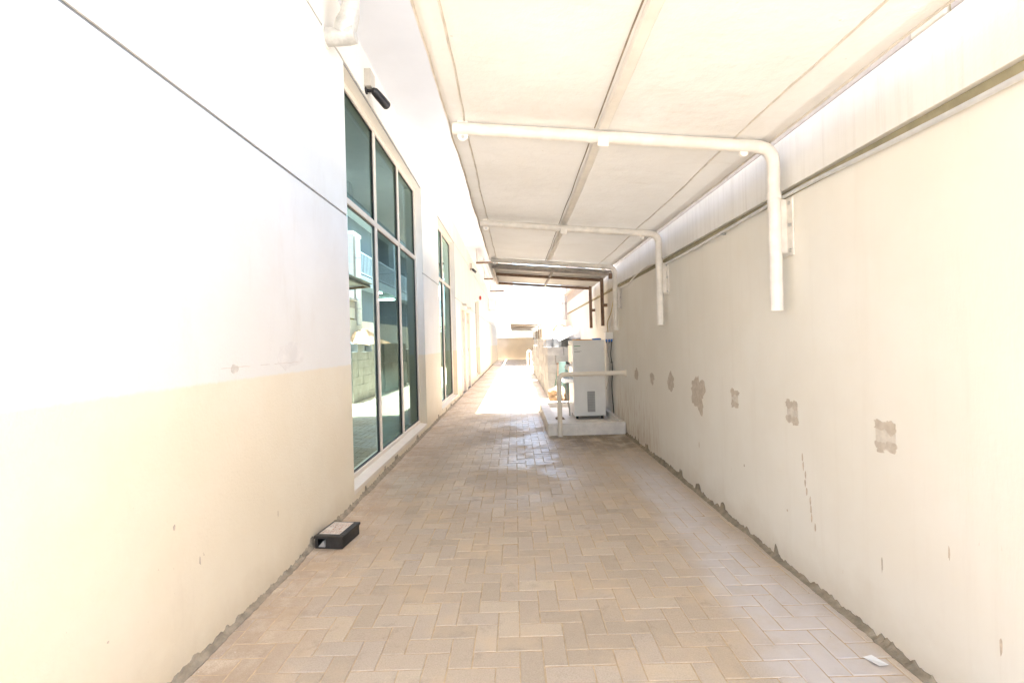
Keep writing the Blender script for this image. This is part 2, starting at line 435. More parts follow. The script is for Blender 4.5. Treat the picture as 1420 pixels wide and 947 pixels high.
for i in range(i0, i1):
    for j in range(j0, j1):
        k = ((i - oi) - (j - oj)) % 4
        if k == 0: a = (i, i + 2, j, j + 1)
        elif k == 3: a = (i, i + 1, j, j + 2)
        else: continue
        x0, x1 = max(OX + a[0] * U, PX0), min(OX + a[1] * U, PX1)
        y0, y1 = max(OY + a[2] * U, PY0), min(OY + a[3] * U, PY1)
        if x1 - x0 < 0.02 or y1 - y0 < 0.02: continue
        cells.append((x0 + JT / 2, x1 - JT / 2, y0 + JT / 2, y1 - JT / 2))
def shown(c):
    xm, ym = (c[0] + c[1]) / 2, (c[2] + c[3]) / 2
    return 1.66 < ym and abs(xm) / ym < 1.12
single = sorted([c for c in cells if shown(c)], key=lambda c: c[2] + c[3])[:300]
ss = set(single)
rp = random.Random(3)
cache = {}
for c in single:
    wx, wy = round(c[1] - c[0], 4), round(c[3] - c[2], 4)
    if (wx, wy) not in cache:
        me = bpy.data.meshes.new('paver'); v, f = paver_geo(-wx / 2, wx / 2, -wy / 2, wy / 2)
        me.from_pydata(v, [], f); me.materials.append(M['paver']); cache[(wx, wy)] = me
    o = place(cache[(wx, wy)], 'paver', pav, ((c[0] + c[1]) / 2, (c[2] + c[3]) / 2, rp.uniform(-0.0018, 0.0006)))
    o.rotation_euler = (rp.gauss(0, 0.0055), rp.gauss(0, 0.0055), rp.gauss(0, 0.004))
mb = MB()
for c in cells:
    if c in ss: continue
    v, f = paver_geo(*c)
    cx, cy_ = (c[0] + c[1]) / 2, (c[2] + c[3]) / 2
    ta, tb, dz = rp.gauss(0, 0.006), rp.gauss(0, 0.006), rp.uniform(-0.0018, 0.0006)
    mb.add([(x, y, z + dz + (x - cx) * ta + (y - cy_) * tb) for x, y, z in v], f)
far = mb.build('pavers_beyond', 'paver', pav)
tag(far, kind='stuff')

# ------------------------------------------------------------------ left building
bld = thing('building', (-4, 8, 0), 'long two-tone building with cream lower wall, white upper wall and tall glazed windows', 'building')
YB0, YB1 = -2.6, 37.9
openings = [(4.04, 7.38, 0.11, 3.75), (8.93, 11.38, 0.11, 3.75), (12.40, 13.45, 0.0, 2.33), (13.75, 14.80, 0.0, 2.33), (17.2, 18.9, 0.11, 3.0)]
ys = sorted({YB0, YB1} | {o[0] for o in openings} | {o[1] for o in openings})
zs = sorted({0.0, 0.11, 2.33, 2.430, 2.448, 3.0, 3.75, 3.772, 4.2})
wall = MB(); bead = MB()
WB = -1.68
for a in range(len(ys) - 1):
    run = None
    for b in range(len(zs) - 1):
        ym, zm = (ys[a] + ys[a + 1]) / 2, (zs[b] + zs[b + 1]) / 2
        if any(o[0] < ym < o[1] and o[2] < zm < o[3] for o in openings): continue
        if zs[b] == 2.430 or zs[b] == 3.75:
            wall.box(WB, LW - 0.016, ys[a], ys[a + 1], zs[b], zs[b + 1])
            bead.box(LW - 0.0155, LW - 0.009, ys[a], ys[a + 1], zs[b] + 0.001, zs[b + 1] - 0.001)
        else:
            wall.box(WB, LW, ys[a], ys[a + 1], zs[b], zs[b + 1])
wall.build('wall', 'left_wall', bld)
bead.build('groove_bead', 'bead', bld)
# soffit of the overhanging roof slab
SX = -0.03
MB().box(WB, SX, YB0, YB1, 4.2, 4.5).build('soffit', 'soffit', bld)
MB().box(WB, LW - 0.01, YB0, YB1, 4.502, 7.4).build('upper_wall', 'pale_wall', bld)
MB().box(-13.2, WB - 0.002, YB0, YB1, 7.0, 7.4).build('roof_slab', 'pale_wall', bld)
MB().box(-1.0, -0.90, 7.6, 7.68, 4.192, 4.1995).build('soffit_cover_plate', 'soffit', bld)

def window(y0, y1, z0, z1, mull, trans, name='window'):
    xf, xb = GLX + 0.028, GLX - 0.035
    fr = MB()
    t = 0.06
    fr.box(xb, xf, y0 + 0.001, y0 + t, z0 + 0.001, z1 - 0.001); fr.box(xb, xf, y1 - t, y1 - 0.001, z0 + 0.001, z1 - 0.001)
    fr.box(xb, xf, y0 + t, y1 - t, z0 + 0.001, z0 + t); fr.box(xb, xf, y0 + t, y1 - t, z1 - t, z1 - 0.001)
    win = fr.build(name, 'cream_frame', bld, bevel=0.004, seg=1)
    yy = [y0 + t] + mull + [y1 - t]
    for q in mull: MB().box(xb + 0.002, xf - 0.002, q - 0.03, q + 0.03, z0 + t, z1 - t).build('mullion', 'cream_frame', win, bevel=0.004, seg=1)
    lv = [z0 + t] + ([trans] if trans else []) + [z1 - t]
    for i in range(len(yy) - 1):
        ya, yb = yy[i] + (0.03 if i else 0), yy[i + 1] - (0.03 if i + 1 < len(yy) - 1 else 0)
        if trans: MB().box(xb + 0.003, xf - 0.003, ya, yb, trans - 0.03, trans + 0.03).build('transom', 'cream_frame', win, bevel=0.004, seg=1)
        for j in range(len(lv) - 1):
            za, zb = lv[j] + (0.03 if j else 0), lv[j + 1] - (0.03 if j + 1 < len(lv) - 1 else 0)
            # each pane sits a hair out of true, as real glazing does
            e = random.uniform(-0.002, 0.002)
            MB().add([(GLX - e, ya, za), (GLX + e, yb, za), (GLX + e, yb, zb), (GLX - e, ya, zb)], [(0, 1, 2, 3)]).build('pane', 'glass', win)
            gk = MB()
            for aa in ((ya, ya + 0.012, za, zb), (yb - 0.012, yb, za, zb), (ya, yb, za, za + 0.012), (ya, yb, zb - 0.012, zb)):
                gk.box(GLX + 0.003, GLX + 0.010, *aa)
            gk.build('gasket', 'black', win)
    return win
w1 = window(4.04, 7.38, 0.11, 3.75, [5.265, 6.31], 2.67)
MB().add([(LW + 0.004, 4.04, 0.075), (LW + 0.004, 7.38, 0.075), (GLX + 0.03, 7.38, 0.128), (GLX + 0.03, 4.04, 0.128),
          (LW + 0.004, 4.04, 0.11), (LW + 0.004, 7.38, 0.11), (GLX + 0.03, 7.38, 0.13), (GLX + 0.03, 4.04, 0.13)],
         [(0, 3, 2, 1), (4, 5, 6, 7), (0, 1, 5, 4), (1, 2, 6, 5), (2, 3, 7, 6), (3, 0, 4, 7)]).build('sill', 'cream_frame', w1)
w2 = window(8.93, 11.38, 0.11, 3.75, [10.12], 2.67)
MB().box(GLX + 0.03, LW + 0.004, 8.935, 11.375, 0.09, 0.125).build('sill', 'cream_frame', w2)
w3 = window(17.2, 18.9, 0.11, 3.0, [18.05], None)

for y0, y1 in ((12.40, 13.45), (13.75, 14.80)):
    d = MB().box(LW - 0.10, LW - 0.055, y0 + 0.06, y1 - 0.06, 0.012, 2.26).build('door', 'door', bld, bevel=0.004, seg=1)
    fr = MB()
    fr.box(LW - 0.12, LW + 0.012, y0 + 0.001, y0 + 0.058, 0.001, 2.329); fr.box(LW - 0.12, LW + 0.012, y1 - 0.058, y1 - 0.001, 0.001, 2.329)
    fr.box(LW - 0.12, LW + 0.012, y0 + 0.058, y1 - 0.058, 2.268, 2.329)
    fr.build('frame', 'cream_frame', d, bevel=0.003, seg=1)
    ym = (y0 + y1) / 2
    MB().box(LW - 0.054, LW - 0.050, ym - 0.06, ym + 0.06, 1.35, 2.05).build('vision_panel', 'dark_slot', d)
    MB().tube([(LW - 0.055, y0 + 0.14, 1.0), (LW + 0.0, y0 + 0.14, 1.0), (LW + 0.0, y0 + 0.26, 1.0)], 0.011, 10).build('handle', 'chrome', d, smooth=True)
    for zz in (0.3, 1.15, 2.0):
        MB().tube([(LW - 0.046, y1 - 0.063, zz - 0.05), (LW - 0.046, y1 - 0.063, zz + 0.05)], 0.008, 8).build('hinge', 'chrome', d)
    lamp = MB().box(LW + 0.001, LW + 0.11, ym - 0.09, ym + 0.09, 2.36, 2.415)
    tag(lamp.build('door_lamp', 'grey_plastic', None, bevel=0.012),
        'small grey bulkhead lamp above the %s narrow door, unlit' % ('window-side' if y0 < 13 else 'far'), 'lamp')

# interior seen through the glass
inn = MB()
inn.box(-13.2, -13.0, YB0, YB1, 0, 6.998)
inn.box(-13.0, WB - 0.001, YB0, YB0 + 0.2, 0, 6.998)
inn.box(-13.0, WB - 0.001, 37.6, 37.9, 0, 6.998)
inn.build('interior_wall', 'interior', bld)
MB().box(-13.0, WB - 0.001, YB0 + 0.2, 37.6, -0.02, 0.03).build('interior_floor', 'interior_floor', bld)
mz = MB().box(-12.99, -5.55, 12.0, 37.55, 3.66, 3.99).build('mezzanine', 'slab', bld)
for yc in (16.45, 27.0):
    MB().box(-5.95, -5.54, yc - 0.2, yc + 0.2, 0.03, 6.999).build('column', 'slab', bld)

for q, (x, y) in enumerate(((-6.3, 17.5), (-6.2, 20.3), (-6.4, 23.2))):
    lt = thing('ceiling_lamp', (x, y, 3.55), ('lit fluorescent lamp under the mezzanine, next to the square interior column', 'lit fluorescent lamp under the mezzanine, between two other lamps', 'lit fluorescent lamp under the mezzanine, farthest from the square interior column')[q], 'lamp', 'fluorescent lamps under the mezzanine')
    MB().box(x - 0.6, x + 0.6, y - 0.10, y + 0.10, 3.61, 3.659).build('housing', 'white_enamel', lt)
    for dy in (-0.05, 0.05):
        MB().tube([(x - 0.57, y + dy, 3.58), (x + 0.57, y + dy, 3.58)], 0.022, 10).build('tube', 'tube', lt, smooth=True)
ex = thing('exit_sign', (-7.0, 22.5, 5.9), 'small green lit sign hanging above the mezzanine rail', 'sign')
MB().box(-7.30, -6.70, 22.48, 22.52, 5.98, 6.20).build('panel', 'exit_green', ex)
MB().box(-7.12, -7.08, 22.47, 22.478, 6.02, 6.16).add([(-7.02, 22.474, 6.09), (-6.90, 22.474, 6.16), (-6.90, 22.474, 6.02)], [(0, 1, 2)]).build('pictogram', 'railing', ex)
MB().tube([(-7.0, 22.5, 6.20), (-7.0, 22.5, 6.999)], 0.01, 8).build('stem', 'steel', ex)

# ------------------------------------------------------------------ jagged cement at the foot of both walls
def fillet(x, sgn, y0, y1, seed, parent):
    rr = random.Random(seed); m = MB(); n = int((y1 - y0) / 0.010); top = []; out = []
    for i in range(n + 1):
        y = y0 + (y1 - y0) * i / n
        n1 = noise.noise((y * 0.9, seed, 0)); n2 = noise.noise((y * 4.3, seed, 3)); n3 = noise.noise((y * 19, seed, 7)); n4 = noise.noise((y * 47, seed, 13))
        h = 0.026 + 0.030 * n1 + 0.030 * max(0, n2) + 0.022 * n3 + 0.014 * n4
        if n2 + 0.5 * n3 > 0.42: h += 0.030 + 0.02 * n4          # a flake has fallen off here
        top.append((y, max(0.008, h))); out.append(0.030 + 0.016 * noise.noise((y * 3.0, seed, 20)) + 0.006 * noise.noise((y * 30, seed, 9)))
    vs_, fs = [], []
    for (y, h), o in zip(top, out):
        lo = min(h * 0.6, 0.028)
        vs_ += [(x - sgn * 0.02, y, h), (x + sgn * 0.005, y, h - 0.003), (x + sgn * 0.010, y, lo), (x + sgn * o, y, 0.0035), (x + sgn * o, y, -0.02)]
    for i in range(n):
        for k in range(4):
            a, b = i * 5 + k, (i + 1) * 5 + k
            fs.append((a, a + 1, b + 1, b))
    m.add(vs_, fs)
    return m.build('cement_fillet', 'cement', parent)
fillet(LW, 1, YB0, 12.3, 2, bld)
fillet(LW, 1, 14.9, 30.0, 3, bld)

def blob(cy_, cz, ry, rz, seed, x, sgn, thick=0.003, n=26, jag=0.28):
    """Irregular flat patch on a wall, a few millimetres thick."""
    pts = []
    for i in range(n):
        a = 2 * math.pi * i / n
        q = 1 + jag * noise.noise((math.cos(a) * 1.4, math.sin(a) * 1.4, seed)) + jag * 0.6 * noise.noise((math.cos(a) * 4, math.sin(a) * 4, seed + 5))
        pts.append((cy_ + math.cos(a) * ry * q, cz + math.sin(a) * rz * q))
    v = [(x + sgn * thick, y, z) for y, z in pts] + [(x - sgn * 0.004, y, z) for y, z in pts]
    f = [tuple(range(n))] + [(i, (i + 1) % n, n + (i + 1) % n, n + i) for i in range(n)]
    return MB().add(v, f)
# old filler and hairline cracks above the paint line
blob(2.95, 1.285, 0.16, 0.085, 4, LW, 1, 0.0012, jag=0.35).build('filler_patch', 'filler', bld)
blob(2.36, 1.235, 0.03, 0.022, 9, LW, 1, 0.0015).build('filler_patch', 'patch_pale', bld)
cr = MB()
cr.add([(LW + 0.0022, 2.25 + 0.05 * i, 1.243 + 0.006 * noise.noise((i * 0.9, 2, 1)) + s_ * 0.0009) for i in range(17) for s_ in (-1, 1)],
       [(2 * i, 2 * i + 1, 2 * i + 3, 2 * i + 2) for i in range(16) if i not in (5, 6, 9)])
cr.build('hairline_crack', 'scuff', bld)
for q, (y, z, ry, rz) in enumerate(((1.92, 0.62, 0.006, 0.013), (2.07, 0.42, 0.004, 0.018), (2.75, 0.38, 0.003, 0.018), (1.6, 0.36, 0.004, 0.004))):
    blob(y, z, ry, rz, 30 + q, LW, 1, 0.001, 12, 0.5).build('scuff', 'scuff', bld)

# ------------------------------------------------------------------ boundary wall on the right
bw = thing('boundary_wall', (RW + 0.12, 6, 0), 'long beige boundary wall with plaster patches, a grey band and a block course on top', 'wall')
MB().box(RW, RW + 0.25, -2.6, 37.9, 0, 2.098).build('wall', 'right_wall', bw)
MB().box(RW + 0.022, RW + 0.25, -2.6, 13.8, 2.0985, 2.148).build('gap_shade_strip', 'olive', bw)  # olive colour stands in for the shadow in the gap below the band
MB().box(RW - 0.006, RW + 0.25, -2.6, 13.8, 2.149, 2.44).build('band', 'band', bw, bevel=0.006, seg=2)
yy = -2.6; q = 0
edges = [-2.6, -1.0, 0.2, 1.67, 1.83, 3.4, 5.0, 6.6, 8.2, 9.8, 11.4, 13.0, 13.8]
for a, b in zip(edges[:-1], edges[1:]):
    pale = abs(a - 1.67) < 0.01 or abs(a - 8.2) < 0.01
    MB().box(RW + (-0.002 if pale else 0.004), RW + 0.24, a + 0.004, b - 0.004, 2.446, 2.64).build('block', 'coping_pale' if pale else 'coping', bw, bevel=0.006, seg=1)
MB().box(RW + 0.012, RW + 0.235, -2.59, 13.79, 2.435, 2.636).build('bed_mortar', 'olive', bw)
MB().box(RW - 0.09, RW + 0.26, -2.6, 13.8, 2.642, 2.70).build('sun_block_cap', 'coping', bw, bevel=0.008)  # added overhang that stops sun falling between canopy and wall
fillet(RW, -1, -2.6, 6.70, 5, bw)
fillet(RW, -1, 9.30, 30.0, 6, bw)
for y, z, big, sd in ((2.0, 0.896, 0.054, 1), (2.67, 0.897, 0.052, 2), (3.37, 0.892, 0.050, 3)):
    # fixing spots left by a removed plate: four dabs on a pale square
    s_ = big
    v = [(y - s_, z - s_ * 1.1), (y + s_, z - s_ * 1.1), (y + s_, z + s_ * 1.1), (y - s_, z + s_ * 1.1)]
    MB().add([(RW - 0.0012, a, b) for a, b in v] + [(RW + 0.004, a, b) for a, b in v],
             [(0, 1, 2, 3), (0, 1, 5, 4), (1, 2, 6, 5), (2, 3, 7, 6), (3, 0, 4, 7)]).build('pale_square', 'patch_pale', bw)
    for i, (a, b) in enumerate(((-1, -1), (1, -1), (-1, 1), (1, 1))):
        rq = random.Random(sd * 7 + i)
        blob(y + a * s_ * rq.uniform(0.45, 0.65), z + b * s_ * rq.uniform(0.70, 0.92), s_ * rq.uniform(0.48, 0.74), s_ * rq.uniform(0.36, 0.58), sd * 10 + i, RW, -1, 0.0018 + 0.0003 * i, 28, 0.55).build('plaster_dab', 'patch', bw)
for y, z, ry, rz, sd in ((4.05, 0.862, 0.135, 0.155, 51), (4.76, 0.893, 0.085, 0.09, 52), (5.41, 0.888, 0.07, 0.065, 53), (6.10, 0.884, 0.085, 0.075, 54)):
    blob(y, z, ry, rz, sd, RW, -1, 0.0016, 44, 0.5).build('plaster_patch', 'patch', bw)
rs_ = random.Random(12)
for q in range(6):
    y = rs_.uniform(1.5, 5.2); z = rs_.uniform(0.12, 0.62)
    blob(y, z, rs_.uniform(0.003, 0.008), rs_.uniform(0.006, 0.034), 80 + q, RW, -1, 0.001, 10, 0.5).build('scuff', 'scuff' if q % 3 else 'patch', bw)
for q in range(9):   # a dribble of old paint
    blob(2.50 + 0.012 * q + rs_.uniform(-0.01, 0.01), 0.32 + 0.043 * q, 0.006, 0.022, 200 + q, RW, -1, 0.001, 10, 0.5).build('scuff', 'scuff', bw)

# metal conduit lying along the joint
pts = [(RW - 0.016, -2.5, 2.085), (RW - 0.016, 0.2, 2.09), (RW - 0.016, 1.42, 2.084), (RW - 0.015, 1.9, 2.092), (RW - 0.015, 2.5, 2.108), (RW - 0.016, 3.1, 2.10),
       (RW - 0.016, 3.9, 2.085), (RW - 0.016, 4.6, 2.08), (RW - 0.016, 4.8, 2.08)]
cd = thing('conduit', (RW - 0.02, 2.5, 2.08), 'thin silver conduit running along the joint of the boundary wall', 'conduit')
def smooth_path(p, n=6):
    p = [Vector(q) for q in p]; out = []
    for i in range(len(p) - 1):
        a, b, c, d = p[max(i - 1, 0)], p[i], p[i + 1], p[min(i + 2, len(p) - 1)]
        for k in range(n):
            t = k / n
            out.append(0.5 * ((2 * b) + (c - a) * t + (2 * a - 5 * b + 4 * c - d) * t * t + (3 * b - a - 3 * c + d) * t ** 3))
    return out + [p[-1]]
MB().tube(smooth_path(pts), 0.0105, 10).build('tube', 'conduit', cd, smooth=True)
for y, z in ((0.9, 2.095), (3.45, 2.093)):
    MB().box(RW - 0.034, RW, y - 0.01, y + 0.01, z - 0.022, z - 0.0145).build('saddle', 'steel', cd)
MB().tube(smooth_path([(RW - 0.016, 4.78, 2.08), (RW - 0.016, 5.3, 2.16), (RW - 0.018, 5.9, 2.13), (RW - 0.018, 6.5, 2.05), (RW - 0.02, 6.9, 2.06), (RW - 0.02, 7.2, 1.95), (RW - 0.03, 7.45, 1.6), (RW - 0.05, 7.5, 1.45)]), 0.008, 8).build('white_cable', 'pipe_white', cd, smooth=True)

# ------------------------------------------------------------------ fabric canopy on bent pipes
can = thing('canopy', (0.5, 4, 2.4), 'cream fabric canopy stretched over white bent pipe frames above the alley', 'canopy')
FX0, FX1, FY0, FY1 = -0.345, 1.475, 0.35, 7.22
frames = [0.34, 2.65, 4.766, 6.86]
def fz(x): return 2.578 + (x - FX0) / (FX1 - FX0) * (2.425 - 2.578)
def sag(y):
    for a, b in zip(frames[:-1], frames[1:]):
        if a <= y <= b: return -0.014 * math.sin(math.pi * (y - a) / (b - a)) ** 0.8
    return 0.0
nx, ny = 28, 110
vs_ = []; fs = []
for j in range(ny + 1):
    y = FY0 + (FY1 - FY0) * j / ny
    for i in range(nx + 1):
        x = FX0 + (FX1 - FX0) * i / nx
        e = min(1, min(x - FX0, FX1 - x) / 0.25)
        near = min(abs(y - q) for q in frames)
        pk = 0.006 * math.exp(-near / 0.10) * noise.noise((x * 9, y * 3, 2))
        z = fz(x) + sag(y) * e + 0.006 * noise.noise((x * 1.7, y * 1.3, 0)) + 0.003 * noise.noise((x * 6, y * 5, 1)) + pk
        wob = 0.010 * noise.noise((y * 2.0, 5, i)) if i in (0, nx) else 0
        vs_.append((x + wob, y, z))
for j in range(ny):
    for i in range(nx):
        a = j * (nx + 1) + i; fs.append((a, a + 1, a + nx + 2, a + nx + 1))
fab = MB().add(vs_, fs).build('fabric', 'fabric', can, smooth=True)
# sewn seams: a rolled ridge of cloth along both edges
def seam(x0):
    pts = []
    for j in range(ny + 1):
        y = FY0 + (FY1 - FY0) * j / ny
        xx = x0 + 0.012 * noise.noise((y * 1.6, x0 * 7, 3)) + 0.006 * noise.noise((y * 6, x0 * 7, 3))
        e = max(0, min(1, min(xx - FX0, FX1 - xx) / 0.25))
        pts.append((xx, y, fz(xx) + sag(y) * e + 0.006 * noise.noise((xx * 1.7, y * 1.3, 0)) - 0.002))
    MB().tube(pts, 0.0055, 6).build('seam', 'fabric_edge', can, smooth=True)
seam(FX0 + 0.10); seam(FX1 - 0.22); seam(FX0 + 0.004); seam(FX1 - 0.004)

def bent_pipe(y, x0=-0.314, z0=2.530, x1=1.463, r=0.034):
    slope = -0.087; rb = 0.10
    zt = z0 + slope * (x1 - x0)
    th = math.atan(slope)
    d = Vector((math.cos(th), 0, math.sin(th))); corner = Vector((x1, y, zt))
    tl = rb * math.tan((math.pi / 2 - abs(th)) / 2)
    p0 = corner - d * tl; p1 = corner + Vector((0, 0, -tl))
    path = [Vector((x0, y, z0))] + [Vector((x0, y, z0)).lerp(p0, t) for t in (0.33, 0.66)] + [p0]
    for i in range(1, 8):                                 # quadratic corner is close enough to an arc here
        t = i / 8; path.append(p0 * (1 - t) ** 2 + corner * 2 * t * (1 - t) + p1 * t * t)
    path += [p1, Vector((x1, y, 1.9)), Vector((x1, y, 1.468))]
    p = MB().tube(path, r, 20).build('frame_pipe', 'pipe_white', can, smooth=True)
    MB().tube([(x1, y, 2.085), (x1, y, 2.125)], r + 0.004, 20).build('weld_collar', 'pipe_white', p, smooth=True)
    MB().box(x1 + r - 0.006, RW - 0.007, y + 0.012, y + 0.024, 1.79, 2.09).build('wall_plate', 'pipe_white', p)
    MB().box(RW - 0.0095, RW - 0.001, y - 0.045, y + 0.075, 1.77, 2.09).build('base_plate', 'pipe_white', p, bevel=0.002, seg=1)
    for zz in (1.80, 1.94, 2.06):
        MB().tube([(RW - 0.018, y - 0.02, zz), (RW - 0.009, y - 0.02, zz)], 0.010, 6).build('bolt', 'steel', p)
    # welded ears at the open end
    for dz in (-0.045, 0.030):
        ear = MB().tube([(x0 + 0.055, y - 0.008, z0 + dz), (x0 + 0.055, y + 0.008, z0 + dz)], 0.030, 14)
        ear.build('fixing_lug', 'batten', p)
    MB().tube([(x0 + 0.055, y - 0.014, z0 - 0.052), (x0 + 0.055, y + 0.014, z0 - 0.052)], 0.009, 8).build('bolt', 'steel', p)
    for xx in (1.30,):
        zz = z0 + slope * (xx - x0)
        MB().tube([(xx, y - 0.008, zz - 0.040), (xx, y + 0.008, zz - 0.040)], 0.022, 12).build('fixing_lug', 'batten', p)
for y in frames[1:]: bent_pipe(y)
# lengthwise batten under the middle of the cloth, in pieces between the pipes
def batten(y0, y1):
    x = 0.515; v, f = [], []; n = 24
    for i in range(n + 1):
        y = y0 + (y1 - y0) * i / n
        xx = x + 0.006 * noise.noise((y * 2, 4, 4)); z = fz(x) + sag(y) - 0.006 + 0.004 * noise.noise((y * 3, 8, 1))
        for a, b in ((-0.030, 0.0), (-0.022, -0.013), (0.022, -0.013), (0.030, 0.0)): v.append((xx + a, y, z + b))
    for i in range(n):
        for k in range(4):
            a, b = i * 4 + k, i * 4 + (k + 1) % 4; f.append((a, b, b + 4, a + 4))
    f += [(0, 3, 2, 1), tuple(n * 4 + q for q in (0, 1, 2, 3))]
    o = MB().add(v, f).build('batten', 'batten', can, smooth=True)
    z = fz(x) - 0.03
    MB().box(x - 0.05, x + 0.05, y0, y0 + 0.008, z - 0.022, z + 0.012).build('end_cleat', 'batten', o)
    # strap cable beside the batten
    MB().tube(smooth_path([(x - 0.048 + 0.012 * noise.noise((q * 1.7, 2, 2)), y0 + (y1 - y0) * q / 8, fz(x) - 0.010 + sag(y0 + (y1 - y0) * q / 8)) for q in range(9)], 3), 0.004, 6).build('cord', 'cement', o)
batten(0.37, 2.612); batten(2.69, 4.73); batten(4.80, 6.83)
for y in frames[1:-1]:
    z = fz(0.515) - 0.048
    MB().bar((0.485, y - 0.03, z - 0.035), (0.545, y - 0.03, z - 0.040), 0.012, 0.05).build('clamp', 'batten', can)

# ------------------------------------------------------------------ brown steel lean-to behind it
ln = thing('lean_to_roof', (0.6, 8.1, 2.3), 'grey sheet roof on rusty brown steel frame directly behind the fabric canopy', 'roof')
def lz(x): return 2.47 - 0.085 * (x + 0.3)
v, f = [], []; n = 72
for i in range(n + 1):
    y = 7.12 + (9.14 - 7.12) * i / n; dz = 0.010 * math.cos(i * math.pi / 2)
    for x in (-0.37, 1.51): v.append((x, y, lz(x) + 0.046 + dz))
for i in range(n): f.append((2 * i, 2 * i + 1, 2 * i + 3, 2 * i + 2))
shp = MB().add(v, f).build('roof_sheet', 'sheet', ln, smooth=True)
s3 = shp.modifiers.new('thick', 'SOLIDIFY'); s3.thickness = 0.004; s3.offset = 1
for y in (7.16, 7.87, 9.07):
    post = y > 7.5
    b = MB().bar((-0.279, y, lz(-0.279)), (1.435, y, lz(1.435)), 0.04, 0.045).build('beam', 'brown_steel' if post else 'grey_steel', ln)
    if post:
        MB().box(1.435, 1.485, y - 0.025, y + 0.025, 1.568, 2.365).build('post', 'brown_steel', ln)
        MB().box(1.485, RW - 0.0065, y - 0.02, y + 0.02, 1.88, 1.93).build('wall_bracket', 'brown_steel', ln)
MB().bar((-0.30, 7.12, lz(-0.30)), (-0.30, 9.12, lz(-0.30)), 0.04, 0.045).build('edge_beam', 'grey_steel', ln)
MB().bar((0.6, 7.19, lz(0.6) + 0.004), (0.6, 9.04, lz(0.6) + 0.004), 0.03, 0.03).build('purlin', 'grey_steel', ln)
MB().box(1.436, 1.484, 7.137, 7.183, 2.25, 2.33).build('hanger', 'brown_steel', ln)
MB().box(1.484, RW - 0.0065, 7.137, 7.183, 2.26, 2.32).build('wall_bracket', 'brown_steel', ln)

# ------------------------------------------------------------------ silver lagged pipe and cameras
pp = thing('lagged_pipe', (-1.2, 3.66, 3.7), 'silver lagged pipe coming out of the wall and turning up to the soffit', 'pipe')
MB().tube([(LW - 0.05, 3.66, 3.715), (-1.30, 3.66, 3.715), (-1.225, 3.66, 3.722), (-1.165, 3.66, 3.73)], [0.066, 0.066, 0.069, 0.064], 20).build('wall_stub', 'lagging', pp, smooth=True)
MB().tube([(-1.27, 3.66, 3.72), (-1.232, 3.66, 3.80), (-1.205, 3.66, 3.87), (-1.195, 3.66, 3.95), (-1.193, 3.66, 4.199)], [0.074, 0.083, 0.074, 0.066, 0.066], 20).build('riser', 'lagging', pp, smooth=True)
MB().tube([(LW + 0.001, 3.66, 3.715), (LW + 0.010, 3.66, 3.715)], 0.085, 20).build('wall_collar', 'filler', pp, smooth=True)
def cctv(y, z, label):
    t = thing('security_camera', (LW, y, z), label, 'camera')
    MB().box(LW + 0.001, LW + 0.066, y - 0.075, y + 0.075, z + 0.03, z + 0.20).build('junction_box', 'grey_plastic', t, bevel=0.006)
    a = Vector((LW + 0.03, y - 0.03, z + 0.005)); b = Vector((LW + 0.085, y - 0.03, z + 0.0)); e = Vector((LW + 0.16, y + 0.14, z - 0.06))
    MB().tube([(LW + 0.001, y - 0.03, z + 0.005), (LW + 0.014, y - 0.03, z + 0.005)], 0.034, 14).build('mount', 'black', t, smooth=True)
    MB().tube([(LW + 0.012, y - 0.03, z + 0.005), b], 0.015, 10).build('arm', 'black', t, smooth=True)
    d = (e - b).normalized()
    body = MB().tube([b - d * 0.02, b, b + d * 0.05, e, e + d * 0.012], [0.022, 0.038, 0.043, 0.045, 0.036], 18).build('housing', 'black', t, smooth=True)
    MB().tube([e + d * 0.0125, e + d * 0.0145], 0.022, 16).build('lens', 'dark_slot', body, smooth=True)
    m_ = (b + e) / 2 + Vector((0.028, -0.018, 0.004))
    MB().bar(m_, m_ + d * 0.03, 0.008, 0.012).build('maker_mark', 'paper', body)
cctv(4.68, 3.82, 'black bullet security camera on a grey box above the large window by the lagged pipe')
cctv(15.5, 3.74, 'small black security camera high on the wall above the doors')

al = thing('alarm_bell', (LW, 18.3, 3.15), 'round red alarm sounder high on the pale wall', 'alarm')
MB().tube([(LW + 0.001, 19.05, 3.15), (LW + 0.03, 19.05, 3.15)], 0.06, 14).build('base', 'grey_plastic', al, smooth=True)
MB().tube([(LW + 0.03, 19.05, 3.15), (LW + 0.08, 19.05, 3.15), (LW + 0.10, 19.05, 3.15)], [0.085, 0.08, 0.05], 16).build('dome', 'red', al, smooth=True)

# pipes hung under the soffit
hp = thing('hanging_pipes', (-0.8, 18, 3.8), 'pair of pale pipes hung on channel brackets under the soffit', 'pipes')
for x, r in ((-0.95, 0.055), (-0.62, 0.06)):
    MB().tube([(x, 14.2, 3.88), (x, 23.8, 3.88)], r, 14).build('pipe', 'sheet', hp, smooth=True)
for y in (14.5, 18.2, 22.6):
    tr = MB().box(-1.12, -0.46, y - 0.03, y + 0.03, 3.76, 3.81).build('channel', 'brown_steel', hp)
    for x in (-1.09, -0.49):
        MB().tube([(x, y, 3.79), (x, y, 4.199)], 0.012, 8).build('rod', 'steel', tr)

